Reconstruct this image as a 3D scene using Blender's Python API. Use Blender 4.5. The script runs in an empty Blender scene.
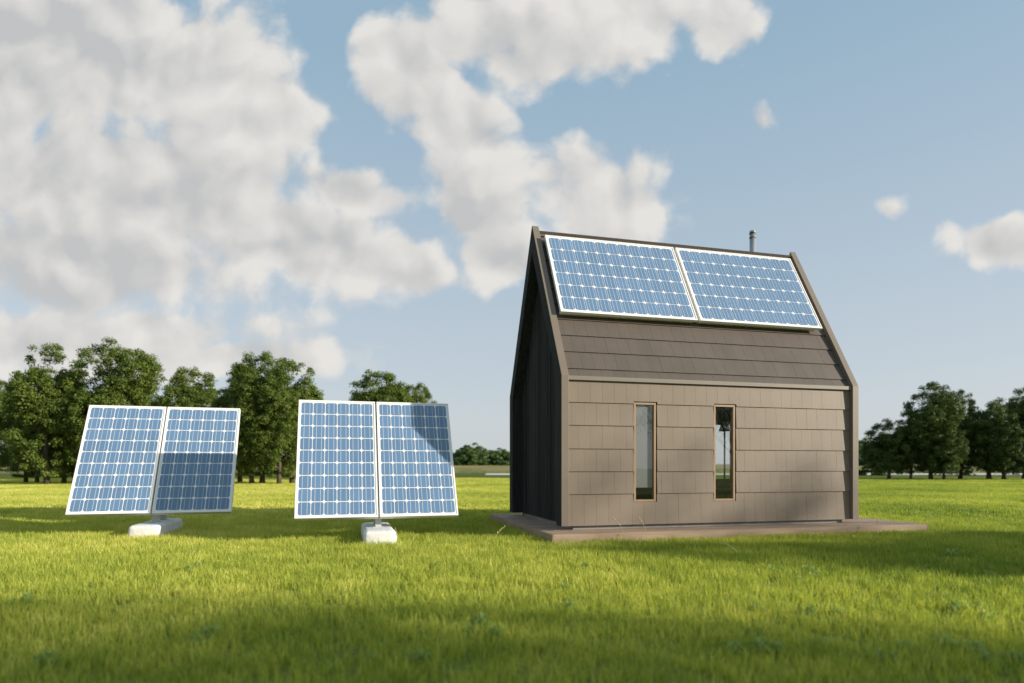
import bpy, bmesh, math, random
import numpy as np
from mathutils import Vector, Matrix

random.seed(7)
sc = bpy.context.scene
C = sc.collection
PI = math.pi

# ------------------------------------------------------------------ site data
F = 622.855                       # focal length in pixels at 1024 wide
CAM_H = 1.17
TH = 0.252                        # yaw of the house
HX, HY = 0.788, 9.92              # front left corner of the house
L, W, E_, R_ = 5.703, 3.343, 2.421, 5.417
DECK_Z, BASE_Z = 0.15, 0.22
SUN_EL = math.radians(17.0)
SUN_DIR = Vector((0.9673 * math.cos(SUN_EL), -0.2534 * math.cos(SUN_EL), math.sin(SUN_EL)))

def at(px, Z):                    # ground position seen in image column px at distance Z
    return (px - 512.0) / F * Z

# ------------------------------------------------------------------ helpers
def link(o, parent=None):
    C.objects.link(o)
    if parent is not None:
        o.parent = parent
    return o

def tag(o, label=None, cat=None, group=None, kind=None):
    if label: o['label'] = label
    if cat: o['category'] = cat
    if group: o['group'] = group
    if kind: o['kind'] = kind
    return o

def empty(name, loc, rz=0.0):
    o = bpy.data.objects.new(name, None)
    o.empty_display_size = 0.3
    o.location = loc
    o.rotation_euler = (0, 0, rz)
    return link(o)

class MB:
    """collects faces, links them as one mesh object"""
    def __init__(s):
        s.v, s.f, s.m = [], [], []
    def face(s, pts, mi=0):
        b = len(s.v)
        s.v += [tuple(p) for p in pts]
        s.f.append(tuple(range(b, b + len(pts))))
        s.m.append(mi)
    def hexa(s, p, mi=0):         # p: 8 points, 0-3 bottom ring, 4-7 top ring
        b = len(s.v)
        s.v += [tuple(q) for q in p]
        for f in ((0, 3, 2, 1), (4, 5, 6, 7), (0, 1, 5, 4), (1, 2, 6, 5), (2, 3, 7, 6), (3, 0, 4, 7)):
            s.f.append(tuple(b + i for i in f)); s.m.append(mi)
    def box(s, x0, x1, y0, y1, z0, z1, mi=0):
        s.hexa([(x0, y0, z0), (x1, y0, z0), (x1, y1, z0), (x0, y1, z0),
                (x0, y0, z1), (x1, y0, z1), (x1, y1, z1), (x0, y1, z1)], mi)
    def prism(s, poly, x0, x1, mi=0):      # poly in (y,z), extruded along x
        n = len(poly)
        b = len(s.v)
        s.v += [(x0, y, z) for y, z in poly] + [(x1, y, z) for y, z in poly]
        s.f.append(tuple(b + i for i in range(n))[::-1]); s.m.append(mi)
        s.f.append(tuple(b + n + i for i in range(n))); s.m.append(mi)
        for i in range(n):
            j = (i + 1) % n
            s.f.append((b + i, b + j, b + n + j, b + n + i)); s.m.append(mi)
    def tube(s, pts, rad, seg=12, mi=0, cap=True):
        rings = []
        for i, p in enumerate(pts):
            p = Vector(p)
            a = Vector(pts[max(i - 1, 0)]); c = Vector(pts[min(i + 1, len(pts) - 1)])
            d = (c - a).normalized()
            up = Vector((0, 0, 1)) if abs(d.z) < 0.9 else Vector((1, 0, 0))
            e1 = d.cross(up).normalized(); e2 = d.cross(e1)
            r = rad[i] if isinstance(rad, (list, tuple)) else rad
            b = len(s.v)
            for k in range(seg):
                t = 2 * PI * k / seg
                s.v.append(tuple(p + (e1 * math.cos(t) + e2 * math.sin(t)) * r))
            rings.append(b)
        for a, b in zip(rings, rings[1:]):
            for k in range(seg):
                k2 = (k + 1) % seg
                s.f.append((a + k, b + k, b + k2, a + k2)); s.m.append(mi)
        if cap:
            s.f.append(tuple(rings[0] + k for k in range(seg))); s.m.append(mi)
            s.f.append(tuple(rings[-1] + k for k in range(seg))[::-1]); s.m.append(mi)
    def build(s, name, mats, parent=None, bevel=0.0, segs=2, smooth=False, fix=True):
        me = bpy.data.meshes.new(name)
        me.from_pydata(s.v, [], s.f)
        if not isinstance(mats, (list, tuple)): mats = [mats]
        for m in mats: me.materials.append(m)
        me.polygons.foreach_set('material_index', s.m)
        me.update()
        if fix:
            bm = bmesh.new(); bm.from_mesh(me)
            bmesh.ops.recalc_face_normals(bm, faces=bm.faces)
            bm.to_mesh(me); bm.free()
        if smooth:
            me.polygons.foreach_set('use_smooth', [True] * len(me.polygons))
        o = bpy.data.objects.new(name, me)
        link(o, parent)
        if bevel:
            md = o.modifiers.new('bevel', 'BEVEL')
            md.width = bevel; md.segments = segs; md.limit_method = 'ANGLE'; md.angle_limit = math.radians(35)
        return o

# ------------------------------------------------------------------ materials
def new_mat(name):
    m = bpy.data.materials.new(name); m.use_nodes = True
    nt = m.node_tree
    return m, nt, nt.nodes['Principled BSDF']

def N(nt, t, **kw):
    n = nt.nodes.new(t)
    for k, v in kw.items(): setattr(n, k, v)
    return n

def surf(name, col, rough=0.6, var=0.12, scale=3.0, streak=None, bump=0.0, bscale=60.0, metal=0.0,
         spec=0.5, island=0.0, coat=0.0, fine=0.0):
    """plain surface with noise in its own colour, optional streaks along an axis, per-piece tone and fine bump"""
    m, nt, p = new_mat(name)
    tc = N(nt, 'ShaderNodeTexCoord')
    mp = N(nt, 'ShaderNodeMapping')
    if streak: mp.inputs['Scale'].default_value = streak
    nt.links.new(tc.outputs['Object'], mp.inputs[0])
    nz = N(nt, 'ShaderNodeTexNoise'); nz.inputs['Scale'].default_value = scale; nz.inputs['Detail'].default_value = 6
    nt.links.new(mp.outputs[0], nz.inputs['Vector'])
    mr = N(nt, 'ShaderNodeMapRange'); mr.inputs['From Min'].default_value = .25; mr.inputs['From Max'].default_value = .75
    mr.inputs['To Min'].default_value = 1 - var; mr.inputs['To Max'].default_value = 1 + var
    nt.links.new(nz.outputs['Fac'], mr.inputs[0])
    fac = mr.outputs[0]
    if island:
        g = N(nt, 'ShaderNodeNewGeometry')
        m2 = N(nt, 'ShaderNodeMapRange'); m2.inputs['To Min'].default_value = 1 - island; m2.inputs['To Max'].default_value = 1 + island
        nt.links.new(g.outputs['Random Per Island'], m2.inputs[0])
        mu = N(nt, 'ShaderNodeMath', operation='MULTIPLY')
        nt.links.new(fac, mu.inputs[0]); nt.links.new(m2.outputs[0], mu.inputs[1]); fac = mu.outputs[0]
    vm = N(nt, 'ShaderNodeVectorMath', operation='SCALE'); vm.inputs[0].default_value = col[:3]
    nt.links.new(fac, vm.inputs['Scale'])
    nt.links.new(vm.outputs[0], p.inputs['Base Color'])
    p.inputs['Roughness'].default_value = rough; p.inputs['Metallic'].default_value = metal
    p.inputs['Specular IOR Level'].default_value = spec
    p.inputs['Coat Weight'].default_value = coat; p.inputs['Coat Roughness'].default_value = 0.08
    if bump:
        b = N(nt, 'ShaderNodeBump'); b.inputs['Strength'].default_value = bump; b.inputs['Distance'].default_value = 0.01
        n2 = N(nt, 'ShaderNodeTexNoise'); n2.inputs['Scale'].default_value = bscale; n2.inputs['Detail'].default_value = 4
        nt.links.new(mp.outputs[0], n2.inputs['Vector']); nt.links.new(n2.outputs['Fac'], b.inputs['Height'])
        nt.links.new(b.outputs[0], p.inputs['Normal'])
    return m

M = {}
M['clad'] = surf('cladding_tile', (.196, .158, .121), .55, .10, 1.6, bump=.15, bscale=35, island=.03, spec=.35)
M['rooftile'] = surf('roof_tile', (.105, .087, .073), .6, .10, 1.6, bump=.15, bscale=35, island=.03, spec=.3)
M['trim'] = surf('painted_trim', (.175, .145, .115), .5, .06, 2.0, spec=.35)
M['trimlight'] = surf('eave_trim', (.205, .18, .15), .5, .06, 2.0, spec=.35)
M['darktrim'] = surf('ridge_metal', (.115, .102, .088), .5, .08, 2.0, spec=.35)
M['gable'] = surf('charred_board', (.022, .023, .023), .8, .45, 2.2, streak=(9, 9, .6), bump=.6, bscale=30, island=.45, spec=.15)
M['plinth'] = surf('concrete_plinth', (.24, .235, .225), .9, .15, 6, bump=.3)
M['inner'] = surf('interior_board', (.10, .085, .07), .8, .1, 2)
M['backing'] = surf('backing_membrane', (.03, .028, .026), .9, .1, 2)
M['winwood'] = surf('window_wood', (.30, .195, .115), .5, .15, 3, streak=(8, 8, .6))
M['deck'] = surf('deck_wood', (.29, .205, .14), .75, .22, 2.2, streak=(.6, 10, 6), bump=.4, bscale=25, island=.16)
M['deckside'] = surf('deck_wood_cross', (.26, .18, .115), .75, .22, 2.2, streak=(10, .6, 6), bump=.4, bscale=25, island=.16)
M['alu'] = surf('white_aluminium', (.76, .75, .73), .35, .03, 3, spec=.5)
M['back'] = surf('white_backsheet', (.74, .76, .78), .35, .02, 3, coat=.35)
M['bus'] = surf('busbar', (.58, .66, .72), .35, .02, 3, coat=.35)
M['cell'] = surf('pale_blue_cell', (.110, .197, .330), .3, .05, 1.2, coat=.45, island=.07)
M['post'] = surf('painted_steel', (.50, .51, .52), .4, .04, 3)
M['conc'] = surf('white_concrete', (.66, .65, .63), .85, .16, 5, bump=1.0, bscale=16)
M['steel'] = surf('flue_steel', (.34, .35, .36), .35, .06, 3, metal=.35)
M['black'] = surf('black_metal', (.02, .02, .02), .5, .1, 3)
M['blind'] = surf('roller_fabric', (.23, .24, .25), .9, .05, 2)
M['redwood'] = surf('brown_furniture', (.16, .06, .035), .6, .2, 5)
M['floorin'] = surf('interior_floor', (.13, .09, .06), .7, .1, 4)
M['fabric'] = surf('grey_fabric', (.30, .31, .32), .9, .1, 10)

def glass():
    m, nt, p = new_mat('window_glass')
    out = nt.nodes['Material Output']
    tr = N(nt, 'ShaderNodeBsdfTransparent'); tr.inputs[0].default_value = (.95, .96, .95, 1)
    gl = N(nt, 'ShaderNodeBsdfGlossy'); gl.inputs['Roughness'].default_value = .01; gl.inputs[0].default_value = (.9, .95, 1, 1)
    lw = N(nt, 'ShaderNodeLayerWeight'); lw.inputs[0].default_value = .5
    pw = N(nt, 'ShaderNodeMath', operation='POWER'); pw.inputs[1].default_value = 3.0
    nt.links.new(lw.outputs['Facing'], pw.inputs[0])
    fr = N(nt, 'ShaderNodeMath', operation='MULTIPLY_ADD'); fr.inputs[1].default_value = .8; fr.inputs[2].default_value = .055
    nt.links.new(pw.outputs[0], fr.inputs[0])
    mx = N(nt, 'ShaderNodeMixShader')
    nt.links.new(fr.outputs[0], mx.inputs[0]); nt.links.new(tr.outputs[0], mx.inputs[1]); nt.links.new(gl.outputs[0], mx.inputs[2])
    nt.links.new(mx.outputs[0], out.inputs['Surface'])
    return m
M['glass'] = glass()

def leafmat(name, c1, c2, trans=.35, nscale=.6, island=True, rough=.55, spec=.25):
    m, nt, p = new_mat(name)
    g = N(nt, 'ShaderNodeNewGeometry')
    nz = N(nt, 'ShaderNodeTexNoise'); nz.inputs['Scale'].default_value = nscale; nz.inputs['Detail'].default_value = 3
    nt.links.new(g.outputs['Position'], nz.inputs['Vector'])
    mr = N(nt, 'ShaderNodeMapRange'); mr.inputs['From Min'].default_value = .3; mr.inputs['From Max'].default_value = .7
    mr.inputs['To Min'].default_value = 0; mr.inputs['To Max'].default_value = .6
    nt.links.new(nz.outputs['Fac'], mr.inputs[0])
    ad = N(nt, 'ShaderNodeMath', operation='MULTIPLY_ADD'); ad.inputs[1].default_value = .4
    nt.links.new(g.outputs['Random Per Island'], ad.inputs[0]); nt.links.new(mr.outputs[0], ad.inputs[2])
    mx = N(nt, 'ShaderNodeMix', data_type='RGBA')
    mx.inputs[6].default_value = (*c1, 1); mx.inputs[7].default_value = (*c2, 1)
    nt.links.new(ad.outputs[0], mx.inputs[0])
    nt.links.new(mx.outputs[2], p.inputs['Base Color'])
    p.inputs['Roughness'].default_value = rough; p.inputs['Specular IOR Level'].default_value = spec
    tl = N(nt, 'ShaderNodeBsdfTranslucent')
    vm = N(nt, 'ShaderNodeVectorMath', operation='MULTIPLY'); vm.inputs[1].default_value = (1.25, 1.25, .6)
    nt.links.new(mx.outputs[2], vm.inputs[0]); nt.links.new(vm.outputs[0], tl.inputs[0])
    ms = N(nt, 'ShaderNodeMixShader'); ms.inputs[0].default_value = trans
    nt.links.new(p.outputs[0], ms.inputs[1]); nt.links.new(tl.outputs[0], ms.inputs[2])
    nt.links.new(ms.outputs[0], nt.nodes['Material Output'].inputs['Surface'])
    return m
M['leaf'] = leafmat('tree_leaf', (.060, .105, .018), (.165, .215, .038), .30, .5)
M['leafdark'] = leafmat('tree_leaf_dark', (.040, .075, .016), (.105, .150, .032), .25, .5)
M['leafpale'] = leafmat('bush_leaf', (.07, .13, .04), (.14, .21, .07), .30, .3)
M['bark'] = surf('bark', (.085, .065, .048), .9, .3, 3, streak=(6, 6, 1), bump=1.0, bscale=12)
M['weed'] = leafmat('weed_leaf', (.20, .32, .08), (.36, .46, .16), .45, 2)
M['straw'] = surf('straw_stem', (.50, .48, .20), .7, .1, 5)
M['paleblade'] = surf('pale_blade', (.50, .52, .26), .6, .1, 5)

def grass_mat():
    m, nt, p = new_mat('grass_blade')
    g = N(nt, 'ShaderNodeNewGeometry')
    def noise(scale, det):
        n = N(nt, 'ShaderNodeTexNoise'); n.inputs['Scale'].default_value = scale; n.inputs['Detail'].default_value = det
        nt.links.new(g.outputs['Position'], n.inputs['Vector'])
        r = N(nt, 'ShaderNodeMapRange'); r.inputs['From Min'].default_value = .32; r.inputs['From Max'].default_value = .68
        nt.links.new(n.outputs['Fac'], r.inputs[0]); return r.outputs[0]
    a, b = noise(.22, 2), noise(2.2, 3)
    m1 = N(nt, 'ShaderNodeMath', operation='MULTIPLY_ADD'); m1.inputs[1].default_value = .34
    m2 = N(nt, 'ShaderNodeMath', operation='MULTIPLY'); m2.inputs[1].default_value = .28
    nt.links.new(b, m2.inputs[0]); nt.links.new(a, m1.inputs[0]); nt.links.new(m2.outputs[0], m1.inputs[2])
    m3 = N(nt, 'ShaderNodeMath', operation='MULTIPLY_ADD'); m3.inputs[1].default_value = .52
    nt.links.new(g.outputs['Random Per Island'], m3.inputs[0]); nt.links.new(m1.outputs[0], m3.inputs[2])
    # drier, yellower turf on the left of the lawn than on the right
    sx = N(nt, 'ShaderNodeSeparateXYZ'); nt.links.new(g.outputs['Position'], sx.inputs[0])
    r = N(nt, 'ShaderNodeMapRange'); r.inputs['From Min'].default_value = -6; r.inputs['From Max'].default_value = 10
    r.inputs['To Min'].default_value = .06; r.inputs['To Max'].default_value = -.26
    nt.links.new(sx.outputs[0], r.inputs[0])
    m4 = N(nt, 'ShaderNodeMath', operation='ADD', use_clamp=True)
    nt.links.new(m3.outputs[0], m4.inputs[0]); nt.links.new(r.outputs[0], m4.inputs[1])
    cr = N(nt, 'ShaderNodeValToRGB')
    e = cr.color_ramp.elements
    e[0].position = 0; e[0].color = (.14, .22, .034, 1)
    e[1].position = 1; e[1].color = (.86, .77, .31, 1)
    k = e.new(.45); k.color = (.38, .44, .066, 1)
    k = e.new(.8); k.color = (.64, .62, .14, 1)
    nt.links.new(m4.outputs[0], cr.inputs[0])
    nt.links.new(cr.outputs[0], p.inputs['Base Color'])
    p.inputs['Roughness'].default_value = .5; p.inputs['Specular IOR Level'].default_value = .25
    tl = N(nt, 'ShaderNodeBsdfTranslucent')
    vm = N(nt, 'ShaderNodeVectorMath', operation='MULTIPLY'); vm.inputs[1].default_value = (1.2, 1.2, .7)
    nt.links.new(cr.outputs[0], vm.inputs[0]); nt.links.new(vm.outputs[0], tl.inputs[0])
    ms = N(nt, 'ShaderNodeMixShader'); ms.inputs[0].default_value = .4
    nt.links.new(p.outputs[0], ms.inputs[1]); nt.links.new(tl.outputs[0], ms.inputs[2])
    nt.links.new(ms.outputs[0], nt.nodes['Material Output'].inputs['Surface'])
    return m
M['grass'] = grass_mat()

def ground_mat(name, c1, c2, s1=.35, s2=14, bump=1.0):
    m, nt, p = new_mat(name)
    g = N(nt, 'ShaderNodeNewGeometry')
    n1 = N(nt, 'ShaderNodeTexNoise'); n1.inputs['Scale'].default_value = s1; n1.inputs['Detail'].default_value = 5
    n2 = N(nt, 'ShaderNodeTexNoise'); n2.inputs['Scale'].default_value = s2; n2.inputs['Detail'].default_value = 5
    for n in (n1, n2): nt.links.new(g.outputs['Position'], n.inputs['Vector'])
    a = N(nt, 'ShaderNodeMath', operation='ADD'); nt.links.new(n1.outputs['Fac'], a.inputs[0]); nt.links.new(n2.outputs['Fac'], a.inputs[1])
    r = N(nt, 'ShaderNodeMapRange'); r.inputs['From Min'].default_value = .75; r.inputs['From Max'].default_value = 1.25
    nt.links.new(a.outputs[0], r.inputs[0])
    mx = N(nt, 'ShaderNodeMix', data_type='RGBA'); mx.inputs[6].default_value = (*c1, 1); mx.inputs[7].default_value = (*c2, 1)
    nt.links.new(r.outputs[0], mx.inputs[0]); nt.links.new(mx.outputs[2], p.inputs['Base Color'])
    p.inputs['Roughness'].default_value = .95; p.inputs['Specular IOR Level'].default_value = .1
    b = N(nt, 'ShaderNodeBump'); b.inputs['Strength'].default_value = bump; b.inputs['Distance'].default_value = .06
    nt.links.new(n2.outputs['Fac'], b.inputs['Height']); nt.links.new(b.outputs[0], p.inputs['Normal'])
    return m
M['ground'] = ground_mat('lawn_soil', (.12, .16, .024), (.25, .26, .05))
M['shade_belt'] = ground_mat('painted_shade_grass', (.055, .085, .010), (.10, .125, .018), .1, 2)  # dark green with the shade of the far trees put into the colour
M['bank'] = ground_mat('dry_bank', (.085, .125, .030), (.30, .235, .105), .05, .8)
M['gravel'] = ground_mat('pale_gravel', (.50, .50, .48), (.62, .61, .59), .3, 4, .2)

# ------------------------------------------------------------------ the setting: ground
def sheet(name, x0, x1, y0, y1, z, mat, kind='structure'):
    mb = MB(); mb.face([(x0, y0, z), (x1, y0, z), (x1, y1, z), (x0, y1, z)])
    return tag(mb.build(name, mat, fix=False), kind=kind)
sheet('ground', -900, 900, -300, 1500, 0, M['ground'])
# darker grass belt beyond the mown lawn, tree shade painted as colour, irregular edge
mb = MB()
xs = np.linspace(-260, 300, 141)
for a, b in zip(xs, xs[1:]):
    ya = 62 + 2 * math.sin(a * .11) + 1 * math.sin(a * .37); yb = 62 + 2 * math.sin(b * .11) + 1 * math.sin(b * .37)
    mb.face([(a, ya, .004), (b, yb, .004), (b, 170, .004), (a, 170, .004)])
tag(mb.build('shade_belt', M['shade_belt'], fix=False), kind='structure')
# pale gravel road crossing behind the trees (a little raised)
mb = MB()
xs = np.linspace(-4, 330, 60)
for a, b in zip(xs, xs[1:]):
    fa = 92 + .02 * a; fb = 92 + .02 * b
    wa = 8
    mb.face([(a, fa, .05), (b, fb, .05), (b, fb + wa, .12), (a, fa + wa, .12)])
    mb.face([(a, fa - .6, 0), (b, fb - .6, 0), (b, fb, .05), (a, fa, .05)])
tag(mb.build('road', M['gravel'], fix=False), kind='structure')
# embankment
def bank(name, ypts, zpts, mat):
    v, f = [], []
    xs = np.linspace(-420, 460, 221)
    rng = np.random.RandomState(3)
    for j, (y, z) in enumerate(zip(ypts, zpts)):
        for x in xs:
            w = math.sin(x * .05 + j) * .12 + math.sin(x * .13 + 2 * j) * .08
            v.append((x, y + math.sin(x * .03) * 2, z + (w if j else 0) * (.6 if z > .3 else .2)))
    n = len(xs)
    for j in range(len(ypts) - 1):
        for i in range(n - 1):
            f.append((j * n + i, j * n + i + 1, (j + 1) * n + i + 1, (j + 1) * n + i))
    me = bpy.data.meshes.new(name); me.from_pydata(v, [], f); me.materials.append(mat)
    me.polygons.foreach_set('use_smooth', [True] * len(me.polygons))
    return tag(link(bpy.data.objects.new(name, me)), kind='structure')
bank('embankment', [112, 124, 138, 155, 200, 400, 900], [-.1, .55, 1.2, 1.75, 2.0, 2.3, 2.4], M['bank'])

# ------------------------------------------------------------------ grass (stuff, instanced tufts)
def tuft(name, half, n, hmin, hmax, wid, seed, segs=3):
    r = np.random.RandomState(seed)
    x = r.uniform(-half, half, n); y = r.uniform(-half, half, n)
    # clumping
    k = r.rand(n) < .5
    cx = r.uniform(-half, half, 14); cy = r.uniform(-half, half, 14); ci = r.randint(0, 14, n)
    x = np.where(k, cx[ci] + r.normal(0, half * .13, n), x); y = np.where(k, cy[ci] + r.normal(0, half * .13, n), y)
    h = r.uniform(hmin, hmax, n) * (1 + .25 * (r.rand(n) < .06))
    az = r.uniform(0, 2 * PI, n); lean = r.uniform(.05, .75, n) ** 1.2
    ld = r.uniform(0, 2 * PI, n)
    w = wid * r.uniform(.7, 1.3, n)
    V, Fc = [], []
    ax, ay = np.cos(az), np.sin(az)
    for s in range(segs + 1):
        t = s / segs
        cxn = x + np.cos(ld) * lean * h * t * t; cyn = y + np.sin(ld) * lean * h * t * t
        z = h * (t - .25 * lean * t * t)
        ww = w * (1 - t ** 1.6) * .5
        if s < segs:
            V.append(np.stack([cxn - ax * ww, cyn - ay * ww, z], 1)); V.append(np.stack([cxn + ax * ww, cyn + ay * ww, z], 1))
        else:
            V.append(np.stack([cxn, cyn, z], 1))
    nv = 2 * segs + 1
    A = np.stack(V, 1).reshape(-1, 3)
    base = np.arange(n) * nv
    for s in range(segs - 1):
        Fc += np.stack([base + 2 * s, base + 2 * s + 1, base + 2 * s + 3, base + 2 * s + 2], 1).tolist()
    Fc += np.stack([base + 2 * segs - 2, base + 2 * segs - 1, base + 2 * segs], 1).tolist()
    me = bpy.data.meshes.new(name); me.from_pydata(A.tolist(), [], Fc); me.materials.append(M['grass'])
    me.polygons.foreach_set('use_smooth', [True] * len(me.polygons))
    return bpy.data.objects.new(name, me)

def weed_mesh(name, seed):
    r = random.Random(seed); mb = MB()
    for k in range(r.randint(18, 28)):
        a = r.uniform(0, 2 * PI); ln = r.uniform(.04, .12); up = r.uniform(.05, .15)
        w = ln * .13
        d = Vector((math.cos(a), math.sin(a), 0)); s_ = Vector((-math.sin(a), math.cos(a), 0))
        p0 = d * .01; p1 = d * ln * .45 + Vector((0, 0, up)); p2 = d * ln + Vector((0, 0, up * .85))
        mb.face([p0 + s_ * .002, p0 - s_ * .002, p1 - s_ * w, p1 + s_ * w])
        mb.face([p1 + s_ * w, p1 - s_ * w, p2 - s_ * w * .3, p2 + s_ * w * .3])
    me = bpy.data.meshes.new(name); me.from_pydata(mb.v, [], mb.f); me.materials.append(M['weed'])
    return bpy.data.objects.new(name, me)

def scatter(name, pts, coll, label, smin, smax, seed):
    n = len(pts)
    r = np.random.RandomState(seed)
    me = bpy.data.meshes.new(name); me.vertices.add(n)
    me.vertices.foreach_set('co', np.asarray(pts, dtype=np.float32).ravel())
    a = me.attributes.new('rz', 'FLOAT', 'POINT'); a.data.foreach_set('value', r.uniform(0, 2 * PI, n).astype(np.float32))
    a = me.attributes.new('sc', 'FLOAT', 'POINT'); a.data.foreach_set('value', r.uniform(smin, smax, n).astype(np.float32))
    me.update()
    o = link(bpy.data.objects.new(name, me))
    tag(o, label, 'grass' if 'grass' in name else 'weeds', kind='stuff')
    ng = bpy.data.node_groups.new(name + '_scatter', 'GeometryNodeTree')
    ng.interface.new_socket('Geometry', in_out='INPUT', socket_type='NodeSocketGeometry')
    ng.interface.new_socket('Geometry', in_out='OUTPUT', socket_type='NodeSocketGeometry')
    gi = ng.nodes.new('NodeGroupInput'); go = ng.nodes.new('NodeGroupOutput')
    ip = ng.nodes.new('GeometryNodeInstanceOnPoints'); ip.inputs['Pick Instance'].default_value = True
    ci = ng.nodes.new('GeometryNodeCollectionInfo'); ci.inputs['Collection'].default_value = coll
    ci.inputs['Separate Children'].default_value = True; ci.inputs['Reset Children'].default_value = True
    na = ng.nodes.new('GeometryNodeInputNamedAttribute'); na.data_type = 'FLOAT'; na.inputs['Name'].default_value = 'rz'
    nb = ng.nodes.new('GeometryNodeInputNamedAttribute'); nb.data_type = 'FLOAT'; nb.inputs['Name'].default_value = 'sc'
    cx = ng.nodes.new('ShaderNodeCombineXYZ')
    ng.links.new(na.outputs[0], cx.inputs[2])
    ng.links.new(gi.outputs[0], ip.inputs['Points']); ng.links.new(ci.outputs[0], ip.inputs['Instance'])
    ng.links.new(cx.outputs[0], ip.inputs['Rotation']); ng.links.new(nb.outputs[0], ip.inputs['Scale'])
    ng.links.new(ip.outputs[0], go.inputs[0])
    md = o.modifiers.new('scatter', 'NODES'); md.node_group = ng
    return o

def wedge(y0, y1, step, seed, marg=1.0, side=.86, zz=0.0):
    r = np.random.RandomState(seed)
    ys = np.arange(y0, y1, step); out = []
    for y in ys:
        h = side * y + marg
        xs = np.arange(-h, h, step)
        out.append(np.stack([xs + r.uniform(-.5, .5, len(xs)) * step, np.full(len(xs), y) + r.uniform(-.5, .5, len(xs)) * step, np.full(len(xs), zz)], 1))
    return np.concatenate(out)

def house_local(x, y):
    dx, dy = x - HX, y - HY
    return dx * math.cos(TH) + dy * math.sin(TH), -dx * math.sin(TH) + dy * math.cos(TH)
def outside_deck(P, m):
    x, y = house_local(P[:, 0], P[:, 1])
    return ~((x > -.303 + m) & (x < L + .977 - m) & (y > -.508 + m) & (y < W + .508 - m))
Z2, Z1 = 9.66, 10.52
BLOCKS = [(-1.899 * Z2 / 8.9, Z2), (-5.565 * Z1 / 9.6, Z1)]
def outside_blocks(P):
    ok = np.ones(len(P), bool)
    for bx, by in BLOCKS:
        ok &= ~((np.abs(P[:, 0] - bx + .12) < .20) & (np.abs(P[:, 1] - by - .35) < .62))
    return ok

def coll_of(objs, name):
    c = bpy.data.collections.new(name)
    for o in objs: c.objects.link(o)
    return c
cA = coll_of([tuft('near_tuft', .17, 165, .03, .115, .0062, s) for s in range(14)], 'near_tufts')
cB = coll_of([tuft('mid_tuft', .5, 700, .035, .115, .0125, 40 + s, 2) for s in range(7)], 'mid_tufts')
cC = coll_of([tuft('far_tuft', 2.0, 2400, .05, .12, .03, 80 + s, 2) for s in range(4)], 'far_tufts')
P = wedge(2.4, 13.5, .21, 1); P = P[outside_deck(P, .10) & outside_blocks(P)]
scatter('grass', P, cA, 'short green and yellow lawn grass close by', .75, 1.15, 5)
P = wedge(13.4, 42, .78, 2); P = P[outside_deck(P, .35)]
scatter('grass_mid', P, cB, 'lawn grass beyond the hut', .85, 1.15, 6)
P = wedge(41, 60, 3.1, 3, 6)
scatter('grass_far', P, cC, 'lawn grass under the far trees', .85, 1.15, 7)
bpy.data.objects['grass_mid'].name = 'grass.001'; bpy.data.objects['grass_far'].name = 'grass.002'
cW = coll_of([weed_mesh('weed_plant', s) for s in range(6)], 'weed_plants')
r = np.random.RandomState(11)
cents = [(1.6, 4.0), (2.9, 3.8), (2.2, 4.9), (3.6, 5.1), (4.8, 6.7), (5.7, 8.0), (3.2, 6.6), (-2.2, 4.2), (-.3, 4.4), (.9, 7.2), (2.9, 3.9), (2.0, 3.7), (4.3, 4.6)]
P = []
for cx_, cy_ in cents:
    for k in range(r.randint(3, 7)): P.append((cx_ + r.normal(0, .22), cy_ + r.normal(0, .18), -.03))
for k in range(25):
    y = r.uniform(3.5, 9); P.append((r.uniform(-.8, .8) * y, y, -.02))
P = np.array(P); P = P[outside_deck(P, -.1) & outside_blocks(P)]
scatter('weeds', P, cW, 'small broad leaved weeds dotted through the lawn', .55, .95, 8)

# ------------------------------------------------------------------ grass stalks
def stalk(x, y, h, lean, az, mat, label, heads=True, curve=1.0, wid=.0025):
    mb = MB()
    pts = []
    for k in range(9):
        t = k / 8
        pts.append((math.cos(az) * lean * t ** 2 * h * curve, math.sin(az) * lean * t ** 2 * h * curve, h * (t - .35 * lean * curve * t * t)))
    mb.tube(pts, [wid * (1 - .6 * k / 8) for k in range(9)], 5)
    if heads:
        r2 = random.Random(int(x * 97 + y * 13))
        for k in range(14):
            t = .55 + .45 * k / 13
            i = min(int(t * 8), 7); a = Vector(pts[i]).lerp(Vector(pts[i + 1]), t * 8 - i)
            d = Vector((r2.uniform(-1, 1), r2.uniform(-1, 1), 1.1)).normalized() * .028
            mb.tube([a, a + d * .5, a + d], [.0012, .004, .001], 4)
    o = mb.build('grass_stalk', mat)
    o.location = (x, y, 0)
    return tag(o, label, 'grass stalk', 'tall grass stalks above the lawn')
stalk(at(626, 9.4), 9.4, .48, .45, 2.6, M['straw'], 'thin seeding grass stalk before the deck, left of the first window')
stalk(at(648, 9.45), 9.45, .44, .35, 2.4, M['straw'], 'thin seeding grass stalk before the deck, just below the first window')
stalk(at(738, 8.1), 8.1, .25, .75, 2.7, M['paleblade'], 'pale curved grass blade bending over in the shaded lawn below the second window', False, 1.1, .009)
stalk(at(877, 10.6), 10.6, .36, .3, 1.0, M['straw'], 'thin grass stalk before the right end of the deck')
stalk(at(494, 9.3), 9.3, .34, .6, .6, M['straw'], 'thin grass stalk before the left corner of the deck')
stalk(at(399, 8.7), 8.7, .34, .4, 2.2, M['straw'], 'grass stalk beside the concrete block of the nearer solar stand')
stalk(at(410, 8.75), 8.75, .24, .4, .3, M['straw'], 'grass stalk leaning right beside the nearer solar stand')

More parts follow.
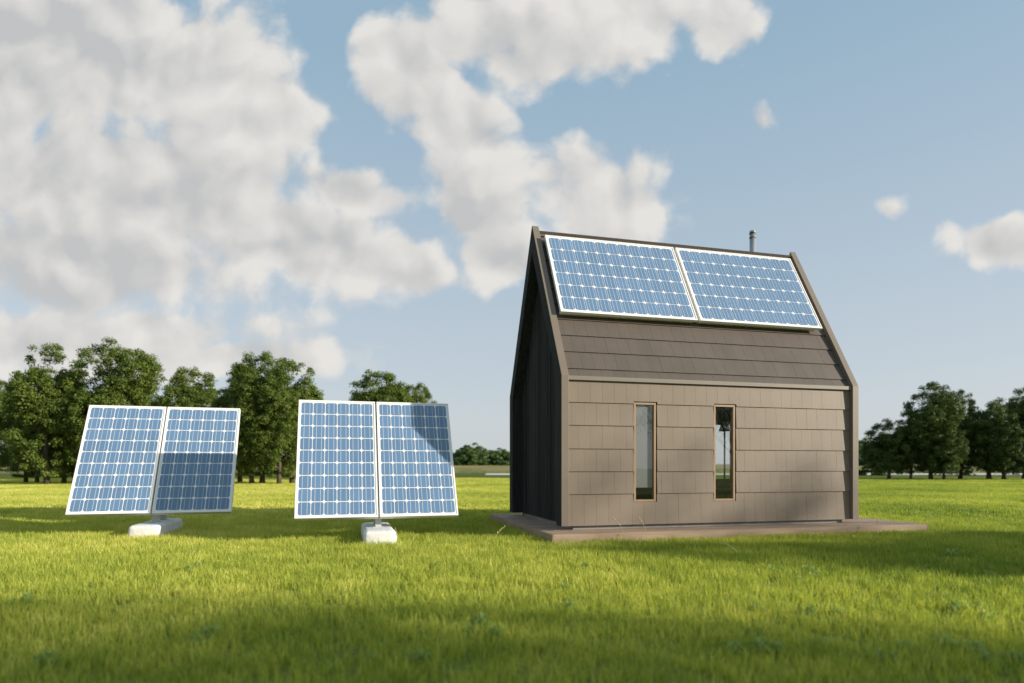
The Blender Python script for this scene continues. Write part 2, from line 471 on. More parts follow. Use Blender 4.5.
# ------------------------------------------------------------------ deck
deck = empty('wooden_deck', (HX, HY, 0), TH)
tag(deck, 'low timber deck of brownish boards under the dark house', 'deck')
dx0, dx1, dy0, dy1 = -.303, L + .977, -.508, W + .508
mb = MB()
b_ = .012
y = dy0
nb = 0
while y < dy1 - .02:
    y2 = min(y + .124, dy1)
    cuts = [dx0] + sorted([dx0 + (.9 + 2.3 * k + (.8 if nb % 2 else 0)) for k in range(3)]) + [dx1]
    for a, b in zip(cuts, cuts[1:]):
        mb.box(a + .0015, b - .0015, y + .003, y2 - .003, DECK_Z - .028, DECK_Z)
    y = y2; nb += 1
mb.build('board', M['deck'], deck, bevel=.003, segs=1)
mb = MB()
mb.box(dx0 + .02, dx1 - .02, dy0 + .02, dy1 - .02, 0, DECK_Z - .03)
mb.build('subframe', M['backing'], deck)
for a in ((dx0 - .0, dx1, dy0 - .022, dy0 - .001), (dx0, dx1, dy1 + .001, dy1 + .022)):
    mb = MB(); mb.box(a[0], a[1], a[2], a[3], -.02, DECK_Z - .004); mb.build('fascia', M['deck'], deck, bevel=.003, segs=1)
for a in ((dx0 - .022, dx0 - .001, dy0 - .022, dy1 + .022), (dx1 + .001, dx1 + .022, dy0 - .022, dy1 + .022)):
    mb = MB(); mb.box(a[0], a[1], a[2], a[3], -.02, DECK_Z - .004); mb.build('fascia', M['deckside'], deck, bevel=.003, segs=1)

# ------------------------------------------------------------------ house
ANG = math.atan2(R_ - E_, W / 2); TA, CA, SA = math.tan(ANG), math.cos(ANG), math.sin(ANG)
house = empty('small_house', (HX, HY, BASE_Z), TH)
tag(house, 'tall narrow dark tiled house with steep roof and two slit windows on a timber deck', 'house')
WIN = [(1.290, 1.690, .37, 2.02), (2.780, 3.195, .365, 2.02)]
HOLES = [(a - .003, b + .022, c - .003, d + .014) for a, b, c, d in WIN]
FW = .125                                     # width of the end frames

def subtract(rects, hole):
    out = []
    hx0, hx1, hz0, hz1 = hole
    for x0, x1, z0, z1 in rects:
        if x1 <= hx0 or x0 >= hx1 or z1 <= hz0 or z0 >= hz1:
            out.append((x0, x1, z0, z1)); continue
        if x0 < hx0: out.append((x0, hx0, z0, z1))
        if x1 > hx1: out.append((hx1, x1, z0, z1))
        a, b = max(x0, hx0), min(x1, hx1)
        if z0 < hz0: out.append((a, b, z0, hz0))
        if z1 > hz1: out.append((a, b, hz1, z1))
    return [q for q in out if q[1] - q[0] > .008 and q[3] - q[2] > .008]

def courses(mb, levels, x0, x1, holes, fmap, tile=.212, proud=.018, thick=.012, shift0=0.0, seed=1):
    r = random.Random(seed)
    for k, (z0, z1) in enumerate(zip(levels, levels[1:])):
        off = (tile * .5 if k % 2 else 0) + shift0
        x = x0 - tile + off
        while x < x1:
            a, b = max(x, x0) + .0011, min(x + tile, x1) - .0011
            x += tile
            if b - a < .01: continue
            j = r.uniform(-.0009, .0009)
            rects = [(a, b, z0 - .004, z1 - .001)]
            for h in holes: rects = subtract(rects, h)
            for q in rects:
                def d(z): return proud * (1 - (z - z0) / (z1 - z0)) + j
                p = []
                for zz in (q[2], q[3]):
                    dd = d(zz)
                    p += [fmap(q[0], zz, dd), fmap(q[1], zz, dd), fmap(q[1], zz, dd - thick), fmap(q[0], zz, dd - thick)]
                mb.hexa(p)

fm_wall = lambda a, b, d: (a, .082 - d, b)
fm_wall_r = lambda a, b, d: (a, W - .082 + d, b)
lev = [0, .512, .88, 1.25, 1.63, 2.0, 2.372]
mb = MB()
courses(mb, lev, FW + .001, L - FW - .001, HOLES, fm_wall, seed=3, shift0=.075)
front = mb.build('wall', M['clad'], house, bevel=0)
front['label'] = 'front wall of overlapping taupe tiles'
# structural core of front wall
mb = MB()
rects = [(FW - .01, L - FW + .01, .012, 2.34)]
for h in WIN: rects = subtract(rects, (h[0] - .001, h[1] + .001, h[2] - .001, h[3] + .001))
for q in rects: mb.box(q[0], q[1], .092, .235, q[2], q[3])
mb.build('wall_lining', M['backing'], house)
DOOR = (4.35, 5.42, .0, 1.96)
mb = MB()
courses(mb, lev, FW + .001, L - FW - .001, [DOOR], fm_wall_r, seed=5)
mb.build('wall', M['clad'], house, bevel=0)['label'] = 'rear wall of overlapping taupe tiles'
mb = MB()
rects = subtract([(FW - .01, L - FW + .01, .012, 2.34)], DOOR)
for q in rects: mb.box(q[0], q[1], W - .235, W - .092, q[2], q[3])
mb.build('wall_lining', M['inner'], house)

# end frames (wrap round the profile at both ends)
def band(o, t):       # profile between outer offset o and inner offset t, as two halves
    def pt(off, right, lvl):
        if lvl == 0: y, z = off, 0.0
        elif lvl == 1: y, z = off, E_ + off * TA - off / CA
        else: y, z = W / 2, R_ - off / CA
        return (W - y if right else y, z)
    return pt
pt = band(0, 0)
def frame_part(mb, x0, x1, o, t):
    for right in (0, 1):
        for l0, l1 in ((0, 1), (1, 2)):
            poly = [pt(o, right, l0), pt(o, right, l1), pt(t, right, l1), pt(t, right, l0)]
            mb.prism(poly, x0, x1)
for x0, x1 in ((0, FW), (L - FW, L)):
    mb = MB(); frame_part(mb, x0, x1, 0.0, .234)
    o = mb.build('end_frame', M['trim'], house)
    bm = bmesh.new(); bm.from_mesh(o.data)
    bmesh.ops.remove_doubles(bm, verts=bm.verts, dist=.0005)
    # drop the coincident internal faces left by the joints
    seen = {}
    for f in bm.faces:
        key = tuple(sorted(v.index for v in f.verts)); seen.setdefault(key, []).append(f)
    dele = [f for fs in seen.values() if len(fs) > 1 for f in fs]
    bmesh.ops.delete(bm, geom=dele, context='FACES')
    bmesh.ops.recalc_face_normals(bm, faces=bm.faces)
    bm.to_mesh(o.data); bm.free()
    md = o.modifiers.new('bevel', 'BEVEL'); md.width = .004; md.segments = 2; md.limit_method = 'ANGLE'
    # dark outer cheek board on the gable side
    out = MB()
    xa, xb = (-.004, -.0005) if x0 == 0 else (L + .0005, L + .004)
    frame_part(out, xa, xb, .006, .235)
    out.build('cheek_board', M['gable'], o)
    # dark soffit between the frame and the gable wall
    out = MB()
    xa, xb = (-.003, .19) if x0 == 0 else (L - .19, L + .003)
    frame_part(out, xa, xb, .2355, .242)
    out.build('soffit', M['gable'], o)

# roof decks and tiles
NF = Vector((0, -SA, CA)); UF = Vector((0, CA, SA)); P0 = Vector((0, 0, E_))
def fm_roof(a, b, d):
    p = P0 + UF * b + NF * (d - .085); return (a, p.y, p.z)
def fm_roof_r(a, b, d):
    p = P0 + UF * b + NF * (d - .085); return (a, W - p.y, p.z)
SL = (W / 2) / CA
roof = MB(); rl = [.035, .195, .545, .895, 1.245, 1.595, 1.945, 2.295, 2.645, 2.995, SL - .06]
courses(roof, rl, FW + .001, L - FW - .001, [], fm_roof, seed=8, tile=.205)
courses(roof, rl, FW + .001, L - FW - .001, [], fm_roof_r, seed=9, tile=.205)
roof_o = roof.build('roof', M['rooftile'], house, bevel=0)
mb = MB()
for right in (0, 1):
    o_, t_ = .100, .236
    poly = [pt(o_, right, 1), pt(o_, right, 2), pt(t_, right, 2), pt(t_, right, 1)]
    mb.prism(poly, FW, L - FW)
mb.build('roof_deck', M['backing'], roof_o)
# ridge cap
mb = MB()
for right in (0, 1):
    def q(b, d):
        p = P0 + UF * b + NF * d
        return (W - p.y if right else p.y, p.z)
    poly = [q(SL - .19, -.050), (W / 2, R_ - .050 / CA), (W / 2, R_ - .062 / CA), q(SL - .19, -.062)]
    mb.prism(poly, FW, L - FW)
mb.build('ridge_cap', M['darktrim'], roof_o)
# eave trims
for s in (0, 1):
    mb = MB()
    ya, yb = (.035, .092) if s == 0 else (W - .092, W - .035)
    mb.box(FW + .001, L - FW - .001, ya, yb, 2.350, 2.418)
    mb.build('eave_trim', M['trimlight'], house, bevel=.004, segs=1)
# plinth
mb = MB(); mb.box(.24, L - .24, .13, W - .13, -.07, .01); mb.build('plinth', M['plinth'], house)
# gable walls: vertical boards
def gable_wall(x0, x1, nm):
    mb = MB(); bw = .098
    y = .245
    r3 = random.Random(4)
    def top(yy):
        yy = min(yy, W - yy); return E_ + yy * TA - .245 / CA
    while y < W - .25:
        y2 = min(y + bw, W - .245)
        segs_ = [(y + .003, y2 - .003)]
        if y < W / 2 < y2: segs_ = [(y + .003, W / 2), (W / 2, y2 - .003)]
        j = r3.uniform(-.006, .006)
        for a, b in segs_:
            mb.prism([(a, .005), (a, top(a)), (b, top(b)), (b, .005)], x0 + j, x1 + j)
        y = y2
    o = mb.build('gable_wall', M['gable'], house)
    mb = MB()
    xa, xb = (x1 + .008, x1 + .04) if x0 < 1 else (x0 - .04, x0 - .008)
    mb.prism([(.236, .0), (.236, top(.236)), (W / 2, R_ - .245 / CA), (W - .236, top(.236)), (W - .236, .0)], xa, xb)
    mb.build('lining', M['inner'], o)
    return o
gable_wall(.19, .212, 'l'); gable_wall(L - .212, L - .19, 'r')
mb = MB(); mb.box(.26, L - .26, .236, W - .236, .011, .03); mb.build('floor', M['floorin'], house)

# windows
def window(x0, x1, z0, z1, label, extra):
    e = bpy.data.objects.new('window', None); link(e, house); e['label'] = label
    fw = .036; y0, y1 = .074, .150
    mb = MB()
    mb.box(x0, x0 + fw, y0, y1, z0, z1); mb.box(x1 - fw, x1, y0, y1, z0, z1)
    mb.box(x0 + fw, x1 - fw, y0, y1, z1 - fw, z1); mb.box(x0 + fw, x1 - fw, y0, y1, z0, z0 + fw)
    mb.build('frame', M['winwood'], e, bevel=.003, segs=1)
    mb = MB(); mb.box(x0 + fw, x1 - fw, .104, .108, z0 + fw, z1 - fw); mb.build('pane', M['glass'], e)
    if extra:
        mb = MB(); mb.box(x0 + fw + .002, x1 - fw - .002, .128, .131, z0 + .25, z1 - fw - .002)
        mb.box(x0 + fw + .002, x1 - fw - .002, .124, .135, z0 + .235, z0 + .252)
        mb.build('roller_blind', M['blind'], e)
window(*WIN[0], 'narrow timber window with a grey blind behind the glass', True)
window(*WIN[1], 'narrow timber window one can see right through', False)
# rear glazed door
e = bpy.data.objects.new('rear_door', None); link(e, house)
mb = MB(); x0, x1, z0, z1 = DOOR; z0 = .012; fw = .05
for a in ((x0, x0 + fw, z0, z1), (x1 - fw, x1, z0, z1), (x0 + fw, x1 - fw, z1 - fw, z1), (x0 + fw, x1 - fw, z0, z0 + fw)):
    mb.box(a[0], a[1], W - .16, W - .10, a[2], a[3])
mb.build('frame', M['black'], e)
mb = MB(); mb.box(x0 + fw, x1 - fw, W - .135, W - .128, .62, z1 - fw); mb.build('pane', M['glass'], e)
mb = MB(); mb.box(x0 + fw, x1 - fw, W - .15, W - .11, z0 + fw, .62); mb.build('panel', M['redwood'], e)

# chimney
mb = MB(); mb.tube([(4.94, 2.03, 4.30), (4.94, 2.03, 5.87)], .060, 20)
mb.tube([(4.94, 2.03, 5.873), (4.94, 2.03, 5.915)], .061, 20)
ch = mb.build('chimney', M['steel'], house)
for v in ch.data.polygons: v.use_smooth = len(v.vertices) == 4
for z in (5.765, 5.855):
    mb = MB(); mb.tube([(4.94, 2.03, z), (4.94, 2.03, z + .014)], .068, 20); mb.build('clamp_band', M['black'], ch)

# ------------------------------------------------------------------ solar modules
def cell_grid(w, h, cols, rows, mx, mz, gap, nbus):
    """module drawn in its own plane: x right, z up, +y away from the light face; origin bottom left"""
    mb = MB()
    pw, ph = (w - 2 * mx) / cols, (h - 2 * mz) / rows
    for i in range(cols):
        for j in range(rows):                 # j counts from the top
            x0 = mx + i * pw + gap / 2; x1 = mx + (i + 1) * pw - gap / 2
            z1 = h - mz - j * ph - gap / 2; z0 = h - mz - (j + 1) * ph + gap / 2
            c = min(x1 - x0, z1 - z0) * (.17 if nbus == 2 else .19)
            poly = []
            for cx_, cz_, a0 in ((x1 - c, z1 - c, 0), (x0 + c, z1 - c, 90), (x0 + c, z0 + c, 180), (x1 - c, z0 + c, 270)):
                for k in range(4):
                    a = math.radians(a0 + k * 30); poly.append((cx_ + c * math.cos(a), cz_ + c * math.sin(a)))
            yy = -.0035
            mb.face([(x, yy, z) for x, z in poly], 0)
            for k in range(nbus):
                xb = x0 + (x1 - x0) * (k + .5) / nbus if nbus > 2 else x0 + (x1 - x0) * (.27 + .46 * k)
                bwid = .0026
                mb.face([(xb - bwid, yy - .0012, z0 - gap * .3), (xb + bwid, yy - .0012, z0 - gap * .3),
                         (xb + bwid, yy - .0012, z1 + gap * .3), (xb - bwid, yy - .0012, z1 + gap * .3)], 1)
    return mb

def module(parent, mat, w, h, cols, rows, mx, mz, nbus, fr=.026, th=.075, label=None):
    e = bpy.data.objects.new('solar_panel', None); link(e, parent)
    e.matrix_local = mat
    if label: e['label'] = label
    mb = MB()
    for a in ((0, w, 0, fr), (0, w, h - fr, h), (0, fr, fr, h - fr), (w - fr, w, fr, h - fr)):
        mb.box(a[0], a[1], -.008, th, a[2], a[3])
    mb.build('frame', M['alu'], e, bevel=.002, segs=1)
    mb = MB(); mb.box(fr, w - fr, 0, .012, fr, h - fr); mb.build('backsheet', M['back'], e)
    g = cell_grid(w, h, cols, rows, mx, mz, .014 if nbus == 2 else .012, nbus)
    o = g.build('cell_grid', [M['cell'], M['bus']], e, fix=False)
    # faces must look towards -y
    me = o.data
    if me.polygons[0].normal.y > 0: me.flip_normals()
    return e

# roof modules: plane basis
def roof_mat(x, b, d):
    p = P0 + UF * b + NF * d
    m = Matrix(((1, 0, 0, x), (0, -NF.y, UF.y, p.y), (0, -NF.z, UF.z, p.z), (0, 0, 0, 1)))
    return m
for k, x in enumerate((.175, 2.810)):
    m_ = module(house, roof_mat(x, 1.265, .085), 2.585, 1.845, 11, 6, .055, .055, 3, th=.05)
    mb = MB()
    for zb in (.02, .95, 1.80):
        mb.box(.03, 2.55, .052, .155, zb + .05, zb + .09)
    mb.build('rail', M['alu'], m_)

def solar_stand(ix, Zb, X, zb, w, h, yaw, tilt, label):
    st = empty('solar_panel_stand', (X, Zb, 0), yaw)
    tag(st, label, 'solar panels', 'free standing pairs of solar panels')
    ct, s_ = math.cos(tilt), math.sin(tilt)
    def mat(x):
        # local x right; local y = -outward normal; local z up the slope
        return Matrix(((1, 0, 0, x), (0, ct, s_, 0), (0, -s_, ct, zb), (0, 0, 0, 1)))
    g = .012
    module(st, mat(-w - g), w, h, 6, 9, .042, .045, 2)
    module(st, mat(g), w, h, 6, 9, .042, .045, 2)
    # support: two rails behind the modules, tilted beam, two posts
    rail = MB()
    def P3(x, y, z): 
        return (x, y * ct + z * s_, zb - y * s_ + z * ct)
    def obox(mb, x0, x1, y0, y1, z0, z1):
        mb.hexa([P3(x0, y0, z0), P3(x1, y0, z0), P3(x1, y1, z0), P3(x0, y1, z0),
                 P3(x0, y0, z1), P3(x1, y0, z1), P3(x1, y1, z1), P3(x0, y1, z1)])
    for zz in (.35, 1.45):
        rail = MB(); obox(rail, -w * .9, w * .9, .077, .11, zz, zz + .05); rail.build('rail', M['post'], st)
    bm_ = MB(); obox(bm_, -.05, .05, .112, .18, .22, 1.75); bm_.build('beam', M['post'], st)
    for yy, hw in ((.27, .047), (.80, .047)):
        ztop = zb + (yy / s_) * ct - .19
        mb = MB(); mb.box(-hw, hw, yy - .045, yy + .045, .20, ztop); mb.build('post', M['post'], st, bevel=.004)
        mb = MB(); mb.box(-.085, .085, yy - .08, yy + .08, .212, .222); mb.build('base_plate', M['post'], st)
    # cast concrete block with worn edges
    bm = bmesh.new()
    bmesh.ops.create_cube(bm, size=1)
    bmesh.ops.scale(bm, vec=(.50, 1.56, .25), verts=bm.verts)
    for v in bm.verts:
        if v.co.z > 0: v.co.x *= .93; v.co.y *= .985
    bmesh.ops.translate(bm, vec=(0, .38, .09), verts=bm.verts)
    bmesh.ops.bevel(bm, geom=[e_ for e_ in bm.edges], offset=.055, segments=4, affect='EDGES', profile=.5)
    bmesh.ops.subdivide_edges(bm, edges=[e_ for e_ in bm.edges if e_.calc_length() > .12], cuts=5, use_grid_fill=True)
    r4 = random.Random(ix)
    for v in bm.verts: v.co += Vector((r4.uniform(-1, 1), r4.uniform(-1, 1), r4.uniform(-1, 1))) * .003
    me = bpy.data.meshes.new('concrete_block'); bm.to_mesh(me); bm.free(); me.materials.append(M['conc'])
    me.polygons.foreach_set('use_smooth', [True] * len(me.polygons))
    link(bpy.data.objects.new('concrete_block', me), st)

s2 = Z2 / 8.9; s1 = Z1 / 9.6
solar_stand(2, Z2, -1.899 * s2, CAM_H + (.455 - CAM_H) * s2, 1.136 * s2, 1.98 * s2, .266, .499,
            'nearer solar stand, just left of the house, shaded only in its top right corner')
solar_stand(1, Z1, -5.565 * s1, CAM_H + (.456 - CAM_H) * s1, 1.131 * s1, 1.965 * s1, .273, .499,
            'farther solar stand at the left, the lower half of its right panel in shade')

# ------------------------------------------------------------------ furniture seen through the window
def H(x, y, z=0):
    return (HX + x * math.cos(TH) - y * math.sin(TH), HY + x * math.sin(TH) + y * math.cos(TH), BASE_Z + z)
ch = empty('wooden_chair', H(4.22, 1.7, .03), TH + .2); ch.scale = (1.45, 1.3, 1.05)
tag(ch, 'small reddish brown chair inside the house, seen through the right window', 'chair')
mb = MB(); mb.box(-.21, .21, -.2, .2, .41, .45); mb.build('seat', M['redwood'], ch, bevel=.006)
mb = MB()
for z in (.47, .53, .59): mb.box(-.19, .19, .17, .19, z, z + .052)
mb.build('backrest', M['redwood'], ch, bevel=.004)
for sx_ in (-1, 1):
    for sy_ in (-1, 1):
        mb = MB(); mb.box(sx_ * .19 - .016, sx_ * .19 + .016, sy_ * .18 - .016, sy_ * .18 + .016, 0, .42 if sy_ < 0 else .64); mb.build('leg', M['redwood'], ch)
lp = empty('floor_lamp', H(4.45, 2.3, .03), 0)
tag(lp, 'dark floor lamp on a thin pole inside the house, seen through the right window', 'lamp')
mb = MB(); mb.tube([(0, 0, 0), (0, 0, .02)], .13, 20); mb.build('foot', M['black'], lp)
mb = MB(); mb.tube([(0, 0, .02), (0, 0, 1.72)], .018, 10); mb.build('pole', M['black'], lp)
mb = MB(); mb.tube([(0, 0, 1.68), (0, 0, 1.86)], [.12, .07], 20, cap=False); mb.build('lamp_shade', M['black'], lp)
ac = empty('armchair', H(4.85, 1.9, .03), TH - .9)
tag(ac, 'grey upholstered armchair inside the house, at the right edge of the right window', 'armchair')
mb = MB(); mb.box(-.32, .32, -.32, .26, .16, .42); mb.build('seat', M['fabric'], ac, bevel=.05, segs=3)
mb = MB(); mb.box(-.32, .32, .18, .32, .40, 1.0); mb.build('backrest', M['fabric'], ac, bevel=.06, segs=4)
for sx_ in (-1, 1):
    mb = MB(); mb.box(sx_ * .37 - .05, sx_ * .37 + .05, -.32, .3, .16, .6); mb.build('armrest', M['fabric'], ac, bevel=.04, segs=3)
for sx_ in (-1, 1):
    for sy_ in (-1, 1):
        mb = MB(); mb.tube([(sx_ * .3, sy_ * .26, 0), (sx_ * .28, sy_ * .24, .165)], .018, 8); mb.build('leg', M['redwood'], ac)

# ------------------------------------------------------------------ trees
def crown_mesh(name, seed, h, rad, zlow, mat, nleaf=30000, leaf=.17, lobes=9, clr=.95, dens=620, low=False):
    """crown of leaf sized faces gathered in clumps on the skin of several lobes"""
    r = np.random.RandomState(seed)
    zc = (h + zlow) / 2; hz = (h - zlow) / 2
    lob = []
    lob.append((0, 0, zc + hz * .34, rad * .70, hz * .62))
    lob.append((0, 0, zc - hz * .22, rad * .86, hz * .66))
    for k in range(lobes):
        a = 2 * PI * k / lobes + r.uniform(-.35, .35); zz = r.uniform(-.75, .72)
        rr = rad * math.sqrt(max(.1, 1 - (zz * .85) ** 2)) * r.uniform(.40, .55)
        s = r.uniform(.34, .52)
        lob.append((rr * math.cos(a), rr * math.sin(a), zc + zz * hz * .72, rad * s, rad * s * r.uniform(.9, 1.25)))
    lob = np.array(lob)
    ncl = int(dens * (rad / 3.0) ** 2 * (hz / 3.6))
    w = lob[:, 3] * lob[:, 4]; li = r.choice(len(lob), ncl, p=w / w.sum())
    d = r.normal(size=(ncl, 3)); d /= np.linalg.norm(d, axis=1)[:, None]
    rr = r.uniform(.72, 1.04, ncl) ** .8
    cl = np.stack([lob[li, 0] + d[:, 0] * lob[li, 3] * rr, lob[li, 1] + d[:, 1] * lob[li, 3] * rr, lob[li, 2] + d[:, 2] * lob[li, 4] * rr], 1)
    if low:                                    # a bush: fill it down to the ground
        d[:, 2] = np.abs(d[:, 2]); k_ = r.uniform(.45, 1.0, ncl) ** .7
        cl = np.stack([d[:, 0] * rad * k_, d[:, 1] * rad * k_, zlow + d[:, 2] * (h - zlow) * k_ * r.uniform(.75, 1.0, ncl)], 1)
    csz = r.uniform(.24, .52, ncl) * clr
    # leaves
    ci = r.choice(ncl, nleaf, p=csz ** 2 / (csz ** 2).sum())
    q = r.normal(size=(nleaf, 3)); q /= np.linalg.norm(q, axis=1)[:, None]
    q[:, 2] = np.abs(q[:, 2]) * np.where(r.rand(nleaf) < .78, 1, -1)
    rad_ = csz[ci] * r.uniform(.35, 1.08, nleaf)
    pos = cl[ci] + q * rad_[:, None] * np.array([1, 1, .8])
    z0_, z1_ = np.percentile(pos[:, 2], [1.0, 99.6])
    pos[:, 2] = zlow + (pos[:, 2] - z0_) * (h - zlow) / (z1_ - z0_)
    if not low:
        pos[:, :2] *= rad / np.percentile(np.linalg.norm(pos[:, :2], axis=1), 97.5)
    pos[:, 2] = np.maximum(pos[:, 2], zlow * .7)
    nrm = q + np.array([0, 0, .35]) + r.normal(0, .55, (nleaf, 3)); nrm /= np.linalg.norm(nrm, axis=1)[:, None]
    t = np.cross(nrm, r.normal(size=(nleaf, 3))); t /= np.linalg.norm(t, axis=1)[:, None]
    b = np.cross(nrm, t)
    sz = leaf * r.uniform(.55, 1.15, nleaf)
    L1 = t * sz[:, None] * .5; W1 = b * sz[:, None] * .27
    droop = nrm * sz[:, None] * .12
    V = np.stack([pos - L1 - droop, pos + W1, pos + L1 - droop, pos - W1], 1).reshape(-1, 3)
    Fi = np.arange(nleaf * 4).reshape(-1, 4)
    me = bpy.data.meshes.new(name)
    me.vertices.add(len(V)); me.vertices.foreach_set('co', V.astype(np.float32).ravel())
    me.loops.add(nleaf * 4); me.loops.foreach_set('vertex_index', Fi.ravel().astype(np.int32))
    me.polygons.add(nleaf); me.polygons.foreach_set('loop_start', (np.arange(nleaf) * 4).astype(np.int32))
    me.materials.append(mat); me.update(calc_edges=True)
    return me

def trunk_mesh(name, seed, h, rad, zlow, tr=.17, forks=7):
    r = random.Random(seed); mb = MB()
    top = h * .80
    pts, rs = [], []
    bx, by = 0, 0
    for k in range(9):
        t = k / 8
        bx += r.uniform(-.06, .06); by += r.uniform(-.06, .06)
        pts.append((bx * (t > 0), by * (t > 0), t * top)); rs.append(tr * (1.35 if k == 0 else 1 - .78 * t))
    mb.tube(pts, rs, 10)
    for k in range(forks):
        t = .16 + .6 * k / forks
        i = min(int(t * 8), 7); a = Vector(pts[i]).lerp(Vector(pts[i + 1]), t * 8 - i)
        az = k * 2.4 + r.uniform(-.4, .4); ln = rad * r.uniform(.55, .85)
        d = Vector((math.cos(az), math.sin(az), r.uniform(.55, 1.1))).normalized()
        p = [a, a + d * ln * .4, a + d * ln * .75 + Vector((0, 0, .12)), a + d * ln + Vector((0, 0, .35))]
        r0 = tr * (1 - .7 * t) * .55
        mb.tube(p, [r0, r0 * .75, r0 * .5, r0 * .2], 7)
    me = bpy.data.meshes.new(name); me.from_pydata(mb.v, [], mb.f); me.materials.append(M['bark'])
    me.polygons.foreach_set('use_smooth', [True] * len(me.polygons))
    return me

# kinds: (crown, trunk) pairs built once at real size, copied for every tree
KIND = {}
def kind(key, seed, h, rad, zlow, mat, n, leaf=.17, **kw):
    KIND[key] = (crown_mesh('crown', seed, h, rad, zlow, mat, n, leaf, **kw), trunk_mesh('trunk', seed, h, rad, zlow), h, rad)
kind('tall', 21, 9.4, 2.3, .9, M['leaf'], 60000)
kind('broad', 31, 9.4, 3.0, 1.1, M['leaf'], 80000)
kind('round', 23, 8.0, 2.5, 1.0, M['leaf'], 56000)
kind('darktall', 24, 8.8, 2.6, 1.0, M['leafdark'], 60000)
kind('darkround', 25, 6.4, 2.5, .9, M['leafdark'], 46000)
kind('open', 29, 9.4, 3.0, 2.6, M['leaf'], 12000, dens=420, leaf=.15)
kind('bush', 26, 3.0, 2.4, .0, M['leafpale'], 26000, leaf=.24, dens=900, low=True)
kind('shrub', 27, 1.6, .9, .0, M['leafdark'], 6000, leaf=.16, dens=2600, low=True, clr=.42)

def tree(key, px, Z, htop, wid=None, rz=0.0, label='', group='', cat='tree', name='tree', x=None):
    cm, tm, h, rad = KIND[key]
    s = htop / h
    sx = (wid / 2 / rad) if wid else s
    e = empty(name, (at(px, Z) if x is None else x, Z, 0), rz)
    tag(e, label, cat, group)
    for nm, me in (('trunk', tm), ('crown', cm)):
        o = bpy.data.objects.new(nm, me); link(o, e)
        o.scale = (sx if nm == 'crown' else s, sx if nm == 'crown' else s, s)
    return e
def ht(py, Z): return CAM_H + (466.9 - py) / F * Z

GL = 'broad green trees at the edge of the lawn on the left'
GR = 'dark trees at the edge of the lawn on the right'
T = [
 # key, px, Z, top py, width m, rz, label
 ('round', -8, 58, 381, 5.0, .3, 'leafy tree cut by the left edge of the photo', GL),
 ('tall', 26, 45, 392, 3.4, 1.1, 'slim tree in front of the gap between the edge tree and the tall tree', GL),
 ('tall', 47, 40, 348, 4.3, 2.0, 'tall narrow tree second from the left edge, its stout trunk bare at the foot', GL),
 ('broad', 112, 41, 346, 5.6, .5, 'highest and widest tree, rising behind the left panel of the farther solar stand', GL),
 ('tall', 78, 43.5, 372, 3.8, 4.0, 'tree filling the dip between the two tallest trees on the left', GL),
 ('tall', 37, 44.5, 395, 3.0, 3.0, 'slight tree with a thin trunk just left of the tall narrow one', GL),
 ('tall', 64, 42, 380, 3.0, 5.6, 'slim tree with a thin trunk just right of the tall narrow one', GL),
 ('round', 252, 41.5, 385, 3.0, 4.4, 'short tree at the left foot of the clump between the two solar stands', GL),
 ('tall', 279, 41, 372, 3.2, 3.6, 'slim tree in the middle of the clump between the two solar stands', GL),
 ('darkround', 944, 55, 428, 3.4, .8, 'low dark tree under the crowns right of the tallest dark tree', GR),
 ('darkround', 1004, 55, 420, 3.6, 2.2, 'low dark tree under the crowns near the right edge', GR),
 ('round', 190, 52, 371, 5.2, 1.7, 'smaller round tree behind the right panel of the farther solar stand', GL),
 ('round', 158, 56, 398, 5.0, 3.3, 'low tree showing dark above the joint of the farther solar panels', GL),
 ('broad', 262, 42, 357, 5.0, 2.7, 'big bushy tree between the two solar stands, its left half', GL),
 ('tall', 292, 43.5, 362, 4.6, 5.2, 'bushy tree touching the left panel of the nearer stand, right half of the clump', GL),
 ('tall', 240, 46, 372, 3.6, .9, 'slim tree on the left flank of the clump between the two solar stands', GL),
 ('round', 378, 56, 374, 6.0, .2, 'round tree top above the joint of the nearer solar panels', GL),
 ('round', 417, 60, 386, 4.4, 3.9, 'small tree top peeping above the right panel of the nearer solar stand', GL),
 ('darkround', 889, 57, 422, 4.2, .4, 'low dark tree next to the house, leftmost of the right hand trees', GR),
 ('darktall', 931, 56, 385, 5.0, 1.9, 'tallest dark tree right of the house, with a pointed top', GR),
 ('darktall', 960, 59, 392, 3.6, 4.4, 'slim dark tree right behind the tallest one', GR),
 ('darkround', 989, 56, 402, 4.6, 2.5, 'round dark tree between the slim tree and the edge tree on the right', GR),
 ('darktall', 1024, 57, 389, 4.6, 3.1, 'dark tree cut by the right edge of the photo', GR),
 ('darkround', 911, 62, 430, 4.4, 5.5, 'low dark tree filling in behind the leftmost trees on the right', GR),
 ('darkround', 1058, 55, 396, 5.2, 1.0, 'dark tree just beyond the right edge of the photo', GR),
]
for key, px, Z, top, wd, rz, lab, grp in T:
    tree(key, px, Z, ht(top, Z), wd, rz, lab, grp)
tree('shrub', 872, 84, 1.75, 3.4, .3, 'small round dark shrub by the pale road, right of the house', '', 'shrub', 'shrub')
tree('shrub', 969, 84, .95, 1.6, 1.3, 'tiny dark shrub by the pale road between the right hand trunks', '', 'shrub', 'shrub')
GB = 'low green bushes on the bank behind the lawn'
